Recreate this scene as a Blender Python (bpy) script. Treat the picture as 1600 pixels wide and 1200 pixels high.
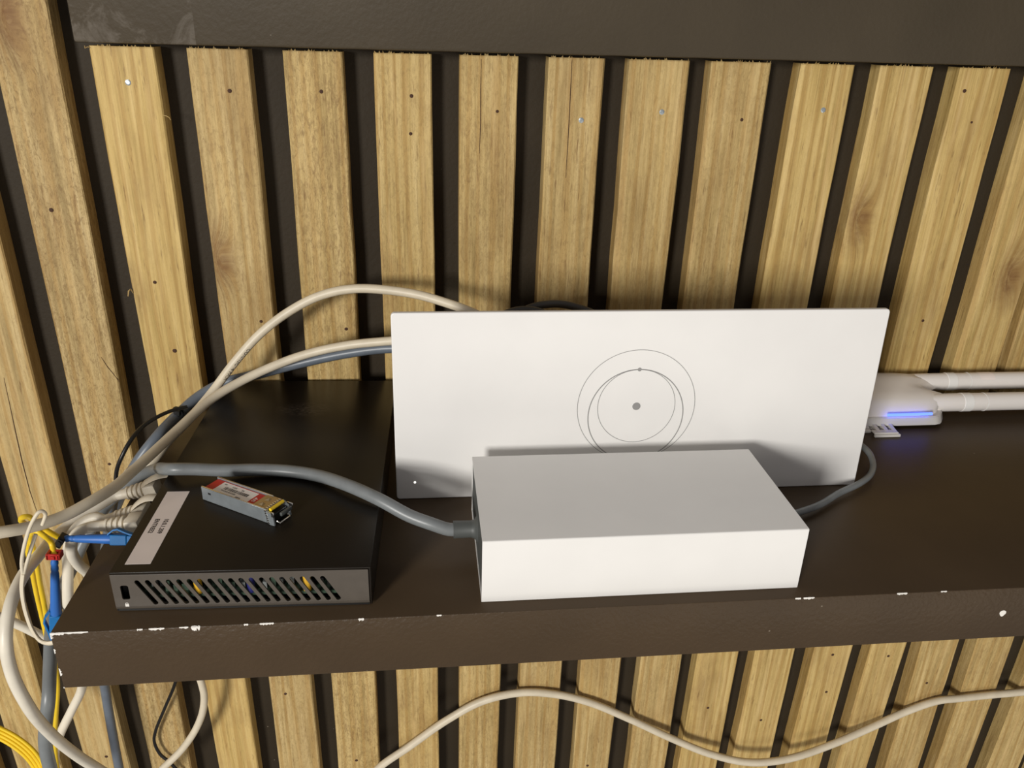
import bpy, bmesh, math, random
from mathutils import Vector, Matrix
random.seed(7)
for o in list(bpy.data.objects): bpy.data.objects.remove(o)
SC = bpy.context.scene
COL = SC.collection
def srgb(r, g, b):
    f = lambda c: (c/255/12.92) if c/255 <= .04045 else ((c/255+.055)/1.055)**2.4
    return (f(r), f(g), f(b), 1)

# ---------------------------------------------------------------- camera
cam = bpy.data.cameras.new('camera'); cam.sensor_width = 36; cam.lens = 36*1267.5/1600; cam.clip_start = .01
co = bpy.data.objects.new('camera', cam); COL.objects.link(co)
co.matrix_world = Matrix([[0.994267, 0.01741, -0.105496, 0.180789], [-0.103328, 0.410138, -0.906151, -0.324757], [0.027492, 0.911857, 0.409586, 0.273248], [0.0, 0.0, 0.0, 1.0]])
SC.camera = co
# ---------------------------------------------------------------- light
W = bpy.data.worlds.new('room'); SC.world = W; W.use_nodes = True
bg = W.node_tree.nodes['Background']; bg.inputs[0].default_value = (1.0, .945, .93, 1); bg.inputs[1].default_value = .235
def area_light(name, loc, target, sx, sy, power, color):
    l = bpy.data.lights.new(name, 'AREA'); l.shape = 'RECTANGLE'; l.size = sx; l.size_y = sy; l.energy = power; l.color = color
    o = bpy.data.objects.new(name, l); COL.objects.link(o); o.location = loc
    o.rotation_euler = (Vector(target)-Vector(loc)).to_track_quat('-Z', 'Y').to_euler()
    return o
area_light('window_light_left', (-1.40, -2.50, .58), (.16, .1, 0), .55, .6, 82, (1, .972, .925))
area_light('floor_bounce_fill_right', (1.0, -1.9, -.75), (.3, .2, 0), 1.5, .8, 8, (1, .95, .86))  # added broad fill, stands for warm floor bounce from low front right
SC.view_settings.view_transform = 'Standard'; SC.view_settings.look = 'None'
SC.view_settings.exposure = 0; SC.view_settings.gamma = 1; SC.view_settings.use_curve_mapping = False

# ---------------------------------------------------------------- materials
class NT:
    def __init__(s, name):
        s.m = bpy.data.materials.new(name); s.m.use_nodes = True; s.t = s.m.node_tree; s.b = s.t.nodes['Principled BSDF']
    def n(s, typ, ins=None, **kw):
        nd = s.t.nodes.new(typ)
        for k, v in kw.items(): setattr(nd, k, v)
        for k, v in (ins or {}).items():
            if isinstance(v, bpy.types.NodeSocket): s.t.links.new(v, nd.inputs[k])
            else: nd.inputs[k].default_value = v
        return nd
    def math(s, op, a, b=0., c=0.):
        nd = s.n('ShaderNodeMath', operation=op)
        for i, v in enumerate((a, b, c)):
            if isinstance(v, bpy.types.NodeSocket): s.t.links.new(v, nd.inputs[i])
            else: nd.inputs[i].default_value = v
        return nd.outputs[0]
    def mix(s, fac, a, b, mode='MIX'):
        nd = s.n('ShaderNodeMix', data_type='RGBA', blend_type=mode)
        for i, v in ((0, fac), (6, a), (7, b)):
            if isinstance(v, bpy.types.NodeSocket): s.t.links.new(v, nd.inputs[i])
            else: nd.inputs[i].default_value = v
        return nd.outputs[2]
    def ramp(s, fac, stops):
        nd = s.n('ShaderNodeValToRGB', {0: fac}); r = nd.color_ramp
        while len(r.elements) < len(stops): r.elements.new(.5)
        for e, (p, c) in zip(r.elements, stops): e.position = p; e.color = c if len(c) == 4 else (*c, 1)
        return nd.outputs[0]
    def obj(s): return s.n('ShaderNodeTexCoord').outputs['Object']
    def mapv(s, v, scale=(1, 1, 1), rot=(0, 0, 0)):
        return s.n('ShaderNodeMapping', {0: v, 'Scale': scale, 'Rotation': rot}).outputs[0]
    def noise(s, v, scale, detail=3, rough=.5, dist=0.):
        return s.n('ShaderNodeTexNoise', {'Vector': v, 'Scale': scale, 'Detail': detail, 'Roughness': rough, 'Distortion': dist}).outputs[0]
    def attr(s, name): return s.n('ShaderNodeAttribute', attribute_type='OBJECT', attribute_name=name).outputs['Fac']
    def set(s, **kw):
        for k, v in kw.items():
            k = k.replace('_', ' ')
            if isinstance(v, bpy.types.NodeSocket): s.t.links.new(v, s.b.inputs[k])
            else: s.b.inputs[k].default_value = v
        return s
    def bump(s, h, strength=.3, dist=.0005):
        s.t.links.new(s.n('ShaderNodeBump', {'Strength': strength, 'Distance': dist, 'Height': h}).outputs[0], s.b.inputs['Normal'])

def plain(name, col, rough=.5, metal=0., spec=.5, vary=.06, scale=60, bump=0., bscale=400):
    t = NT(name); v = t.obj()
    f = t.noise(v, scale, 4)
    dark = tuple(c*(1-vary*2) for c in col[:3])+(1,); lite = tuple(min(1, c*(1+vary)) for c in col[:3])+(1,)
    t.set(Base_Color=t.ramp(f, [(.3, dark), (.7, lite)]), Roughness=rough, Metallic=metal, Specular_IOR_Level=spec)
    if bump: t.bump(t.noise(v, bscale, 3), bump, .0004)
    return t.m

def make_wood():
    t = NT('pine_slat'); ob = t.obj()
    tone, saw, seed, kz, kx = (t.attr(k) for k in ('tone', 'saw', 'seed', 'knot_z', 'knot_x'))
    off = t.n('ShaderNodeCombineXYZ', {0: t.math('MULTIPLY', seed, .37), 1: t.math('MULTIPLY', seed, .11), 2: t.math('MULTIPLY', seed, 1.7)}).outputs[0]
    sep = t.n('ShaderNodeSeparateXYZ', {0: ob})
    x, z = sep.outputs[0], sep.outputs[2]
    # distance to the knot bends the grain
    dx = t.math('SUBTRACT', x, kx); dz = t.math('MULTIPLY', t.math('SUBTRACT', z, kz), .42)
    d = t.math('SQRT', t.math('ADD', t.math('MULTIPLY', dx, dx), t.math('MULTIPLY', dz, dz)))
    near = t.math('SUBTRACT', 1., t.math('SMOOTHSTEP' if False else 'MINIMUM', t.math('DIVIDE', d, .016), 1.))
    near2 = t.math('MULTIPLY', near, near)
    v = t.n('ShaderNodeVectorMath', {0: ob, 1: off}, operation='ADD').outputs[0]
    bend = t.n('ShaderNodeCombineXYZ', {0: t.math('MULTIPLY', near2, .012), 1: 0., 2: 0.}).outputs[0]
    v = t.n('ShaderNodeVectorMath', {0: v, 1: bend}, operation='ADD').outputs[0]
    broad = t.noise(t.mapv(v, (1, 1, .12)), 55, 3, .55)
    g1 = t.noise(t.mapv(v, (1, 1, .035)), 260, 4, .6, .3)
    g2 = t.noise(t.mapv(v, (1, 1, .02)), 900, 3, .6)
    wave = t.n('ShaderNodeTexWave', {'Vector': t.mapv(v, (1, .3, .05)), 'Scale': 36., 'Distortion': 7., 'Detail': 2., 'Detail Scale': 1.2}).outputs['Fac']
    blotch = t.noise(t.mapv(v, (1, 1, .5)), 28, 4, .6)
    honey = t.ramp(g1, [(.28, srgb(167, 139, 78)), (.5, srgb(203, 173, 107)), (.75, srgb(219, 192, 128))])
    beige = t.ramp(g1, [(.28, srgb(152, 130, 86)), (.5, srgb(187, 162, 112)), (.75, srgb(207, 184, 136))])
    c = t.mix(tone, beige, honey)
    c = t.mix(t.math('MULTIPLY', t.ramp(wave, [(.55, (0, 0, 0)), (.9, (1, 1, 1))]), .5), c, srgb(168, 130, 69))
    c = t.mix(t.math('MULTIPLY', t.ramp(g2, [(.55, (0, 0, 0)), (.8, (1, 1, 1))]), .6), c, srgb(134, 106, 60))
    c = t.mix(t.math('MULTIPLY', t.ramp(blotch, [(.5, (0, 0, 0)), (.74, (1, 1, 1))]), .7), c, srgb(154, 124, 77))
    c = t.mix(t.math('MULTIPLY', t.ramp(broad, [(.5, (0, 0, 0)), (.8, (1, 1, 1))]), .45), c, srgb(222, 191, 127))
    # rough saw marks, fuzzy and slanting
    sm = t.noise(t.mapv(v, (1, 1, .28), (0, .5, 0)), 420, 4, .7, .6)
    smz = t.math('MULTIPLY', t.ramp(sm, [(.5, (0, 0, 0)), (.68, (1, 1, 1))]), t.math('MULTIPLY', saw, t.ramp(t.noise(v, 14, 2), [(.4, (0, 0, 0)), (.65, (1, 1, 1))])))
    c = t.mix(t.math('MULTIPLY', smz, .8), c, srgb(132, 100, 62))
    fz = t.noise(t.mapv(v, (1, 1, .4), (0, .3, 0)), 420, 4, .8, 1.2)
    c = t.mix(t.math('MULTIPLY', t.ramp(fz, [(.46, (0, 0, 0)), (.66, (1, 1, 1))]), t.math('MULTIPLY', saw, .75)), c, srgb(124, 98, 58))
    # dark flecks along the grain and pale rubbed streaks
    fl = t.noise(t.mapv(v, (1, 1, .09)), 520, 3, .7)
    c = t.mix(t.math('MULTIPLY', t.ramp(fl, [(.6, (0, 0, 0)), (.74, (1, 1, 1))]), .7), c, srgb(116, 84, 48))
    pal = t.noise(t.mapv(v, (1, 1, .06)), 150, 3, .6)
    c = t.mix(t.math('MULTIPLY', t.ramp(pal, [(.55, (0, 0, 0)), (.75, (1, 1, 1))]), .5), c, srgb(228, 200, 142))
    # knot
    kn = t.ramp(near, [(.0, (0, 0, 0)), (.35, (.35, .35, .35)), (.75, (1, 1, 1))])
    c = t.mix(t.math('MULTIPLY', t.math('MULTIPLY', kn, t.noise(v, 120, 4, .7)), 1.25), c, srgb(112, 74, 40))
    t.set(Base_Color=c, Roughness=.62, Specular_IOR_Level=.3)
    h = t.math('ADD', t.math('MULTIPLY', g1, .6), t.math('ADD', t.math('MULTIPLY', g2, .3), t.math('MULTIPLY', sm, t.math('MULTIPLY', saw, .8))))
    t.bump(h, .7, .0008)
    return t.m

def make_paint(name, col, rough, peel=.5, scuff=False, scale=330, front_only=False):
    t = NT(name); v = t.obj()
    f = t.noise(v, 18, 4)
    c = t.ramp(f, [(.3, tuple(k*.9 for k in col[:3])), (.7, tuple(k*1.08 for k in col[:3]))])
    sp = t.n('ShaderNodeTexVoronoi', {'Vector': v, 'Scale': 42.}).outputs['Distance']
    c = t.mix(t.math('MULTIPLY', t.math('LESS_THAN', sp, .022), .5), c, srgb(150, 138, 122))
    if scuff:
        sc = t.noise(t.mapv(v, (1, 1, 1), (0, .7, 0)), 30, 5, .7, 1.)
        sep = t.n('ShaderNodeSeparateXYZ', {0: v})
        lim = t.math('LESS_THAN', sep.outputs[0], .045)
        c = t.mix(t.math('MULTIPLY', t.math('MULTIPLY', lim, t.ramp(sc, [(.5, (0, 0, 0)), (.62, (1, 1, 1))])), .28), c, srgb(140, 132, 122))
    t.set(Base_Color=c, Roughness=rough, Specular_IOR_Level=.22)
    h = t.noise(t.mapv(v, (1, 1, 1), (0, .6, .4)), scale, 3, .5)
    if front_only:                                                          # roller texture left on the front edge, smooth on top
        fr = t.math('LESS_THAN', t.n('ShaderNodeSeparateXYZ', {0: v}).outputs[1], .0004)
        h = t.math('MULTIPLY', h, t.math('ADD', t.math('MULTIPLY', fr, .9), .1))
    t.bump(h, peel, .0012 if front_only else .0006)
    return t.m

def make_switch_paint():
    t = NT('black_metal'); v = t.obj()
    sep = t.n('ShaderNodeSeparateXYZ', {0: v})
    col = t.ramp(t.noise(v, 22, 3), [(.3, srgb(25, 20, 14)), (.7, srgb(31, 25, 18))])
    # grey rubbed patch of fine scratches towards the back
    dx = t.math('DIVIDE', t.math('SUBTRACT', sep.outputs[0], .066), .022); dy = t.math('DIVIDE', t.math('SUBTRACT', sep.outputs[1], .180), .012)
    d = t.math('SUBTRACT', 1., t.math('MINIMUM', t.math('ADD', t.math('MULTIPLY', dx, dx), t.math('MULTIPLY', dy, dy)), 1.))
    scr = t.noise(t.mapv(v, (.25, 1, 1), (0, 0, .5)), 900, 4, .7, 1.5)
    c = t.mix(t.math('MULTIPLY', t.math('MULTIPLY', d, t.ramp(scr, [(.48, (0, 0, 0)), (.65, (1, 1, 1))])), .42), col, srgb(140, 130, 118))
    t.set(Base_Color=c, Roughness=.36, Specular_IOR_Level=.3)
    t.bump(t.noise(v, 1500, 2), .12, .0002)
    return t.m

M = {}
M['wood'] = make_wood()
M['backing'] = make_paint('dark_brown_backing', srgb(49, 41, 29), .65, .45)
M['shelf'] = make_paint('brown_shelf_paint', srgb(70, 56, 40), .42, .38, False, 420, True)
M['beam'] = make_paint('brown_rail_paint', srgb(69, 60, 46), .5, .35, True)
M['chip'] = plain('bare_white_primer', srgb(238, 234, 226), .7)
M['white'] = plain('white_plastic', srgb(234, 232, 229), .42, vary=.012, scale=25, bump=.05, bscale=1600)
M['psu'] = plain('white_matte_plastic', srgb(237, 235, 231), .5, vary=.012, scale=30, bump=.06, bscale=1800)
M['apwhite'] = plain('white_gloss_plastic', srgb(232, 226, 220), .28, vary=.01)
M['apgrey'] = plain('pale_grey_plastic', srgb(206, 202, 197), .4, vary=.01)
M['grey'] = plain('grey_rubber', srgb(122, 126, 127), .38, vary=.05, scale=120)
M['slate'] = plain('blue_grey_sheath', srgb(104, 112, 122), .38, vary=.05, scale=120)
M['endcap'] = plain('dark_grey_plastic', srgb(80, 83, 81), .5, vary=.03)
M['charcoal'] = plain('charcoal_rubber', srgb(62, 59, 56), .5, vary=.03)
M['cream'] = plain('cream_cable_sheath', srgb(218, 206, 182), .45, vary=.05, scale=90)
M['ivory'] = plain('ivory_cable_sheath', srgb(228, 220, 202), .42, vary=.04, scale=90)
M['boot'] = plain('ivory_boot_rubber', srgb(222, 212, 192), .5, vary=.03)
M['black'] = plain('black_plastic', srgb(22, 21, 20), .4, vary=.05)
M['void'] = plain('black_void', srgb(9, 8, 8), .7)
M['yellow'] = plain('yellow_fibre_sheath', srgb(243, 205, 36), .42, vary=.04)
M['blue'] = plain('blue_boot_rubber', srgb(44, 106, 186), .45, vary=.05)
M['lcblue'] = plain('blue_connector_plastic', srgb(34, 112, 176), .5, spec=.25, vary=.04)
M['red'] = plain('red_plastic', srgb(176, 32, 24), .42, vary=.06)
M['redprint'] = plain('red_print', srgb(196, 44, 36), .5)
M['paper'] = plain('white_paper', srgb(240, 228, 221), .6, vary=.02)
M['label'] = plain('white_print_label', srgb(240, 234, 228), .4, vary=.02)
M['ink'] = plain('black_ink', srgb(42, 38, 36), .6)
M['inkgrey'] = plain('grey_ink', srgb(148, 147, 145), .5, vary=.02)
M['cableink'] = plain('faded_grey_ink', srgb(104, 98, 88), .6)
M['steel'] = plain('zinc_steel', srgb(176, 184, 188), .32, metal=.65, vary=.06, scale=180)
M['bright'] = plain('bright_steel', srgb(225, 222, 216), .2, metal=1., vary=.05)
M['goldsteel'] = plain('die_cast_zinc', srgb(190, 170, 132), .35, metal=.8, vary=.06)
M['brass'] = plain('gold_contacts', srgb(170, 128, 62), .4, metal=.6)
M['pcb'] = plain('green_circuit_board', srgb(58, 78, 62), .5, vary=.2, scale=300)
M['chipgrey'] = plain('grey_component', srgb(128, 132, 130), .5)
M['coil'] = plain('dark_blue_coil', srgb(38, 40, 112), .5)
M['capyellow'] = plain('yellow_component', srgb(226, 176, 44), .4)
M['switch'] = make_switch_paint()
M['face'] = plain('dark_grey_panel', srgb(84, 77, 69), .42, metal=.0, vary=.04, scale=160, bump=.08, bscale=1500)
M['rust'] = plain('rusty_nail', srgb(70, 42, 22), .8, vary=.2, scale=900)
def clear_mat():
    t = NT('clear_plastic'); t.set(Base_Color=(.93, .9, .84, 1), Roughness=.12, Transmission_Weight=.75, IOR=1.45); return t.m
M['clear'] = clear_mat()
def glow(name, col, s):
    t = NT(name); t.set(Base_Color=col, Emission_Color=col, Emission_Strength=s); return t.m
M['blue_led'] = glow('blue_light_strip', (.06, .11, 1, 1), 4.0)
M['white_led'] = glow('white_status_light', (1, .97, .9, 1), 1.5)

# ---------------------------------------------------------------- builders
def link(name, me, mat=None, parent=None, loc=None, smooth=None):
    o = bpy.data.objects.new(name, me); COL.objects.link(o)
    if mat is not None: me.materials.clear(); me.materials.append(M[mat] if isinstance(mat, str) else mat)
    if parent is not None: o.parent = parent
    if loc is not None: o.location = loc
    if smooth is not None:
        for p in me.polygons: p.use_smooth = True
        if smooth < 180: me.set_sharp_from_angle(angle=math.radians(smooth))
    return o
def from_bm(name, bm, mat, parent=None, loc=None, smooth=None):
    bmesh.ops.recalc_face_normals(bm, faces=bm.faces)
    me = bpy.data.meshes.new(name); bm.to_mesh(me); bm.free()
    return link(name, me, mat, parent, loc, smooth)
def thing(name, label, cat, loc=(0, 0, 0), rz=0., group=None):
    o = bpy.data.objects.new(name, None); COL.objects.link(o); o.empty_display_size = .02
    o.location = loc; o.rotation_euler = (0, 0, rz); tag(o, label, cat, group); return o
def tag(o, label, cat, group=None):
    o['label'] = label; o['category'] = cat
    if group: o['group'] = group
    return o
def structure(o): o['kind'] = 'structure'; return o
def add_box(bm, lo, hi, bevel=0., seg=2):
    r = bmesh.ops.create_cube(bm, size=1); vs = r['verts']
    for v in vs: v.co = Vector([(lo[i]+hi[i])/2+v.co[i]*(hi[i]-lo[i]) for i in range(3)])
    if bevel:
        es = list({e for v in vs for e in v.link_edges})
        bmesh.ops.bevel(bm, geom=es, offset=bevel, segments=seg, profile=.5, affect='EDGES')
def box(name, lo, hi, mat, parent=None, bevel=0., seg=2, loc=None):
    bm = bmesh.new(); add_box(bm, lo, hi, bevel, seg)
    return from_bm(name, bm, mat, parent, loc, 40 if bevel else None)
def catmull(pts, step=.003, closed=False):
    P = [Vector(p) for p in pts]; n = len(P)
    ext = [P[0]*2-P[1]]+P+[P[-1]*2-P[-2]]
    out = []
    for i in range(1, n):
        p0, p1, p2, p3 = ext[i-1], ext[i], ext[i+1], ext[i+2]
        t01 = max((p1-p0).length, 1e-6)**.5; t12 = max((p2-p1).length, 1e-6)**.5; t23 = max((p3-p2).length, 1e-6)**.5
        m1 = (p2-p1+t12*((p1-p0)/t01-(p2-p0)/(t01+t12))); m2 = (p2-p1+t12*((p3-p2)/t23-(p3-p1)/(t12+t23)))
        k = max(3, int((p2-p1).length/step))
        for j in range(k):
            u = j/k; out.append(p1*(2*u**3-3*u*u+1)+m1*(u**3-2*u*u+u)+p2*(-2*u**3+3*u*u)+m2*(u**3-u*u))
    out.append(P[-1]); return out
def frames(path):
    T = [(path[min(i+1, len(path)-1)]-path[max(i-1, 0)]).normalized() for i in range(len(path))]
    u = T[0].orthogonal().normalized(); F = []
    for t in T:
        u = (u-t*u.dot(t)).normalized(); F.append((t, u, t.cross(u)))
    return F
def add_tube(bm, path, rad, seg=12, flat=1.):
    """sweep a circle along path; rad a number or a list"""
    F = frames(path); rings = []
    for i, (p, (t, u, w)) in enumerate(zip(path, F)):
        r = rad if not hasattr(rad, '__len__') else rad[i]
        rings.append([bm.verts.new(p+u*(math.cos(2*math.pi*k/seg)*r)+w*(math.sin(2*math.pi*k/seg)*r*flat)) for k in range(seg)])
    for a, b in zip(rings, rings[1:]):
        for k in range(seg): bm.faces.new((a[k], a[(k+1) % seg], b[(k+1) % seg], b[k]))
    bm.faces.new(rings[0][::-1]); bm.faces.new(rings[-1])
def tube(name, path, rad, mat, parent=None, seg=12, flat=1.):
    bm = bmesh.new(); add_tube(bm, [Vector(p) for p in path], rad, seg, flat)
    return from_bm(name, bm, mat, parent, None, 60)
def lathe_path(a, b, prof):
    """points along a->b with radii from prof [(t, r)]"""
    a, b = Vector(a), Vector(b)
    return [a.lerp(b, t) for t, r in prof], [r for t, r in prof]
def cable(name, label, cat, pts, r, mat, group=None, step=.003, seg=12):
    path = catmull(pts, step); o = tube(name, path, r, mat, None, seg)
    tag(o, label, cat, group); return o, path
def plate(name, outer, holes, thick, mat, parent=None, plane='XZ', at=0., bevel=0.):
    """flat sheet with holes from 2D outlines; thickness runs along the third axis from at to at+thick"""
    cu = bpy.data.curves.new(name, 'CURVE'); cu.dimensions = '2D'; cu.fill_mode = 'BOTH'; cu.extrude = thick/2-bevel
    cu.bevel_depth = bevel; cu.bevel_resolution = 2 if bevel else 0; cu.offset = -bevel
    for pl in [outer]+list(holes):
        s = cu.splines.new('POLY'); s.points.add(len(pl)-1)
        for q, (x, y) in zip(s.points, pl): q.co = (x, y, 0, 1)
        s.use_cyclic_u = True
    tmp = bpy.data.objects.new('tmp', cu); COL.objects.link(tmp)
    dg = bpy.context.evaluated_depsgraph_get(); dg.update()
    me = bpy.data.meshes.new_from_object(tmp.evaluated_get(dg)); bpy.data.objects.remove(tmp)
    for v in me.vertices:
        x, y, z = v.co
        v.co = (x, at+thick/2-z, y) if plane == 'XZ' else (x, y, at+thick/2+z)
    me.name = name
    return link(name, me, mat, parent, None, 35)
def rrect(x0, y0, x1, y1, r, n=5):
    out = []
    for cx, cy, a in ((x1-r, y1-r, 0), (x0+r, y1-r, 90), (x0+r, y0+r, 180), (x1-r, y0+r, 270)):
        for k in range(n+1):
            t = math.radians(a+90*k/n); out.append((cx+r*math.cos(t), cy+r*math.sin(t)))
    return out
def slot(p, q, w, n=6):
    a = math.atan2(q[1]-p[1], q[0]-p[0]); out = []
    for c, b in ((q, a-math.pi/2), (p, a+math.pi/2)):
        for k in range(n+1):
            t = b+math.pi*k/n; out.append((c[0]+w/2*math.cos(t), c[1]+w/2*math.sin(t)))
    return out
def circ(cx, cy, r, n=96, ry=None):
    ry = ry or r
    return [(cx+r*math.cos(2*math.pi*k/n), cy+ry*math.sin(2*math.pi*k/n)) for k in range(n)]
def text_mesh(body, size, depth=.00005, align='LEFT', bold=0.):
    cu = bpy.data.curves.new('text', 'FONT'); cu.body = body; cu.size = size; cu.extrude = depth; cu.align_x = align; cu.resolution_u = 3; cu.offset = bold
    tmp = bpy.data.objects.new('tmp', cu); COL.objects.link(tmp)
    dg = bpy.context.evaluated_depsgraph_get(); dg.update()
    me = bpy.data.meshes.new_from_object(tmp.evaluated_get(dg)); bpy.data.objects.remove(tmp)
    return me
def text_flat(name, body, size, mat, parent, mtx, align='LEFT', bold=0.):
    me = text_mesh(body, size, .00004, align, bold); me.transform(mtx); return link(name, me, mat, parent)
def text_on_cable(name, body, size, path, start, r, ang, mat, parent, rev=False):
    """lettering wrapped onto a cable: x runs along the path, y around it; ang is the world direction the print faces"""
    me = text_mesh(body, size, .00003)
    acc = [0.]
    for a, b in zip(path, path[1:]): acc.append(acc[-1]+(b-a).length)
    def at(s):
        s = max(0, min(acc[-1]-1e-6, s)); i = next(k for k in range(len(acc)-1) if acc[k+1] >= s)
        f = (s-acc[i])/(acc[i+1]-acc[i]); p = path[i].lerp(path[i+1], f); t = (path[i+1]-path[i]).normalized(); return p, t
    out = Vector(ang)
    for v in me.vertices:
        s = start-v.co.x if rev else start+v.co.x
        p, t = at(s); n = (out-t*out.dot(t)).normalized(); b = n.cross(t)*(-1 if rev else 1)
        th = (v.co.y-size*.35)/r
        v.co = p+(n*math.cos(th)+b*math.sin(th))*(r+.00006+v.co.z)
    return link(name, me, mat, parent)

# ---------------------------------------------------------------- the setting
wall = structure(box('wall_back', (-.75, .260, -.75), (1.45, .285, .62), 'backing'))
SLATS = [(-8, -0.5388, -0.5444, -0.5005, -0.5061, -0.620, 0.5500, 0.50, 0.40, None, 0.0000),
  (-7, -0.4811, -0.4867, -0.4428, -0.4484, -0.620, 0.5500, 0.50, 0.40, None, 0.0000),
  (-6, -0.4234, -0.4290, -0.3851, -0.3907, -0.620, 0.5500, 0.50, 0.40, None, 0.0000),
  (-5, -0.3657, -0.3713, -0.3274, -0.3330, -0.620, 0.5500, 0.50, 0.40, None, 0.0000),
  (-4, -0.3080, -0.3136, -0.2697, -0.2753, -0.620, 0.5500, 0.50, 0.40, None, 0.0000),
  (-3, -0.2503, -0.2559, -0.2120, -0.2176, -0.620, 0.5500, 0.50, 0.40, None, 0.0000),
  (-2, -0.1926, -0.1982, -0.1543, -0.1599, -0.620, 0.5500, 0.50, 0.40, None, 0.0000),
  (-1, -0.1319, -0.1456, -0.0936, -0.1073, -0.620, 0.5500, 0.15, 0.30, None, 0.0000),
  (0, -0.0772, -0.0828, -0.0434, -0.0435, -0.620, 0.5500, 0.12, 0.95, (-0.0690, 0.2650), 0.0000),
  (1, -0.0159, -0.0240, 0.0181, 0.0148, -0.620, 0.2514, 0.95, 0.15, (0.0263, 0.0990), 0.0000),
  (2, 0.0381, 0.0341, 0.0749, 0.0722, -0.620, 0.2514, 0.20, 0.55, (0.0400, 0.1152), 0.0000),
  (3, 0.0909, 0.0933, 0.1293, 0.1314, -0.620, 0.2514, 0.45, 0.80, None, 0.0000),
  (4, 0.1480, 0.1511, 0.1862, 0.1886, -0.620, 0.2514, 0.60, 0.50, None, 0.0000),
  (5, 0.2063, 0.2065, 0.2439, 0.2452, -0.620, 0.2514, 0.40, 0.60, None, 0.0000),
  (6, 0.2613, 0.2649, 0.3013, 0.3029, -0.620, 0.2514, 0.25, 0.50, None, 0.0000),
  (7, 0.3198, 0.3198, 0.3545, 0.3612, -0.620, 0.2514, 0.35, 0.40, None, 0.0038),
  (8, 0.3767, 0.3767, 0.4139, 0.4179, -0.620, 0.2514, 0.35, 0.50, None, 0.0038),
  (9, 0.4261, 0.4395, 0.4664, 0.4773, -0.620, 0.2514, 0.85, 0.20, None, 0.0038),
  (10, 0.4820, 0.4971, 0.5226, 0.5353, -0.620, 0.2514, 0.80, 0.20, (0.5040, 0.1463), 0.0038),
  (11, 0.5400, 0.5553, 0.5794, 0.5935, -0.620, 0.2514, 0.90, 0.15, None, 0.0000),
  (12, 0.5977, 0.6148, 0.6300, 0.6554, -0.620, 0.2514, 0.75, 0.25, (0.6376, 0.1016), 0.0038),
  (13, 0.6566, 0.6566, 0.6949, 0.6949, -0.620, 0.2514, 0.50, 0.40, None, 0.0000),
  (14, 0.7138, 0.7138, 0.7521, 0.7521, -0.620, 0.2514, 0.50, 0.40, None, 0.0000),
  (15, 0.7720, 0.7873, 0.8103, 0.8256, -0.620, 0.2514, 0.50, 0.40, None, 0.0000),
  (16, 0.8300, 0.8453, 0.8683, 0.8836, -0.620, 0.2514, 0.50, 0.40, None, 0.0000),
  (17, 0.8880, 0.9033, 0.9263, 0.9416, -0.620, 0.2514, 0.50, 0.40, None, 0.0000),
  (18, 0.9460, 0.9613, 0.9843, 0.9996, -0.620, 0.2514, 0.50, 0.40, None, 0.0000),
  (19, 1.0040, 1.0193, 1.0423, 1.0576, -0.620, 0.2514, 0.50, 0.40, None, 0.0000),
  (20, 1.0620, 1.0773, 1.1003, 1.1156, -0.620, 0.2514, 0.50, 0.40, None, 0.0000),
  (21, 1.1200, 1.1353, 1.1583, 1.1736, -0.620, 0.2514, 0.50, 0.40, None, 0.0000),
  (22, 1.1780, 1.1933, 1.2163, 1.2316, -0.620, 0.2514, 0.50, 0.40, None, 0.0000),
  (23, 1.2360, 1.2513, 1.2743, 1.2896, -0.620, 0.2514, 0.50, 0.40, None, 0.0000),
  (24, 1.2940, 1.3093, 1.3323, 1.3476, -0.620, 0.2514, 0.50, 0.40, None, 0.0000)]
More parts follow.
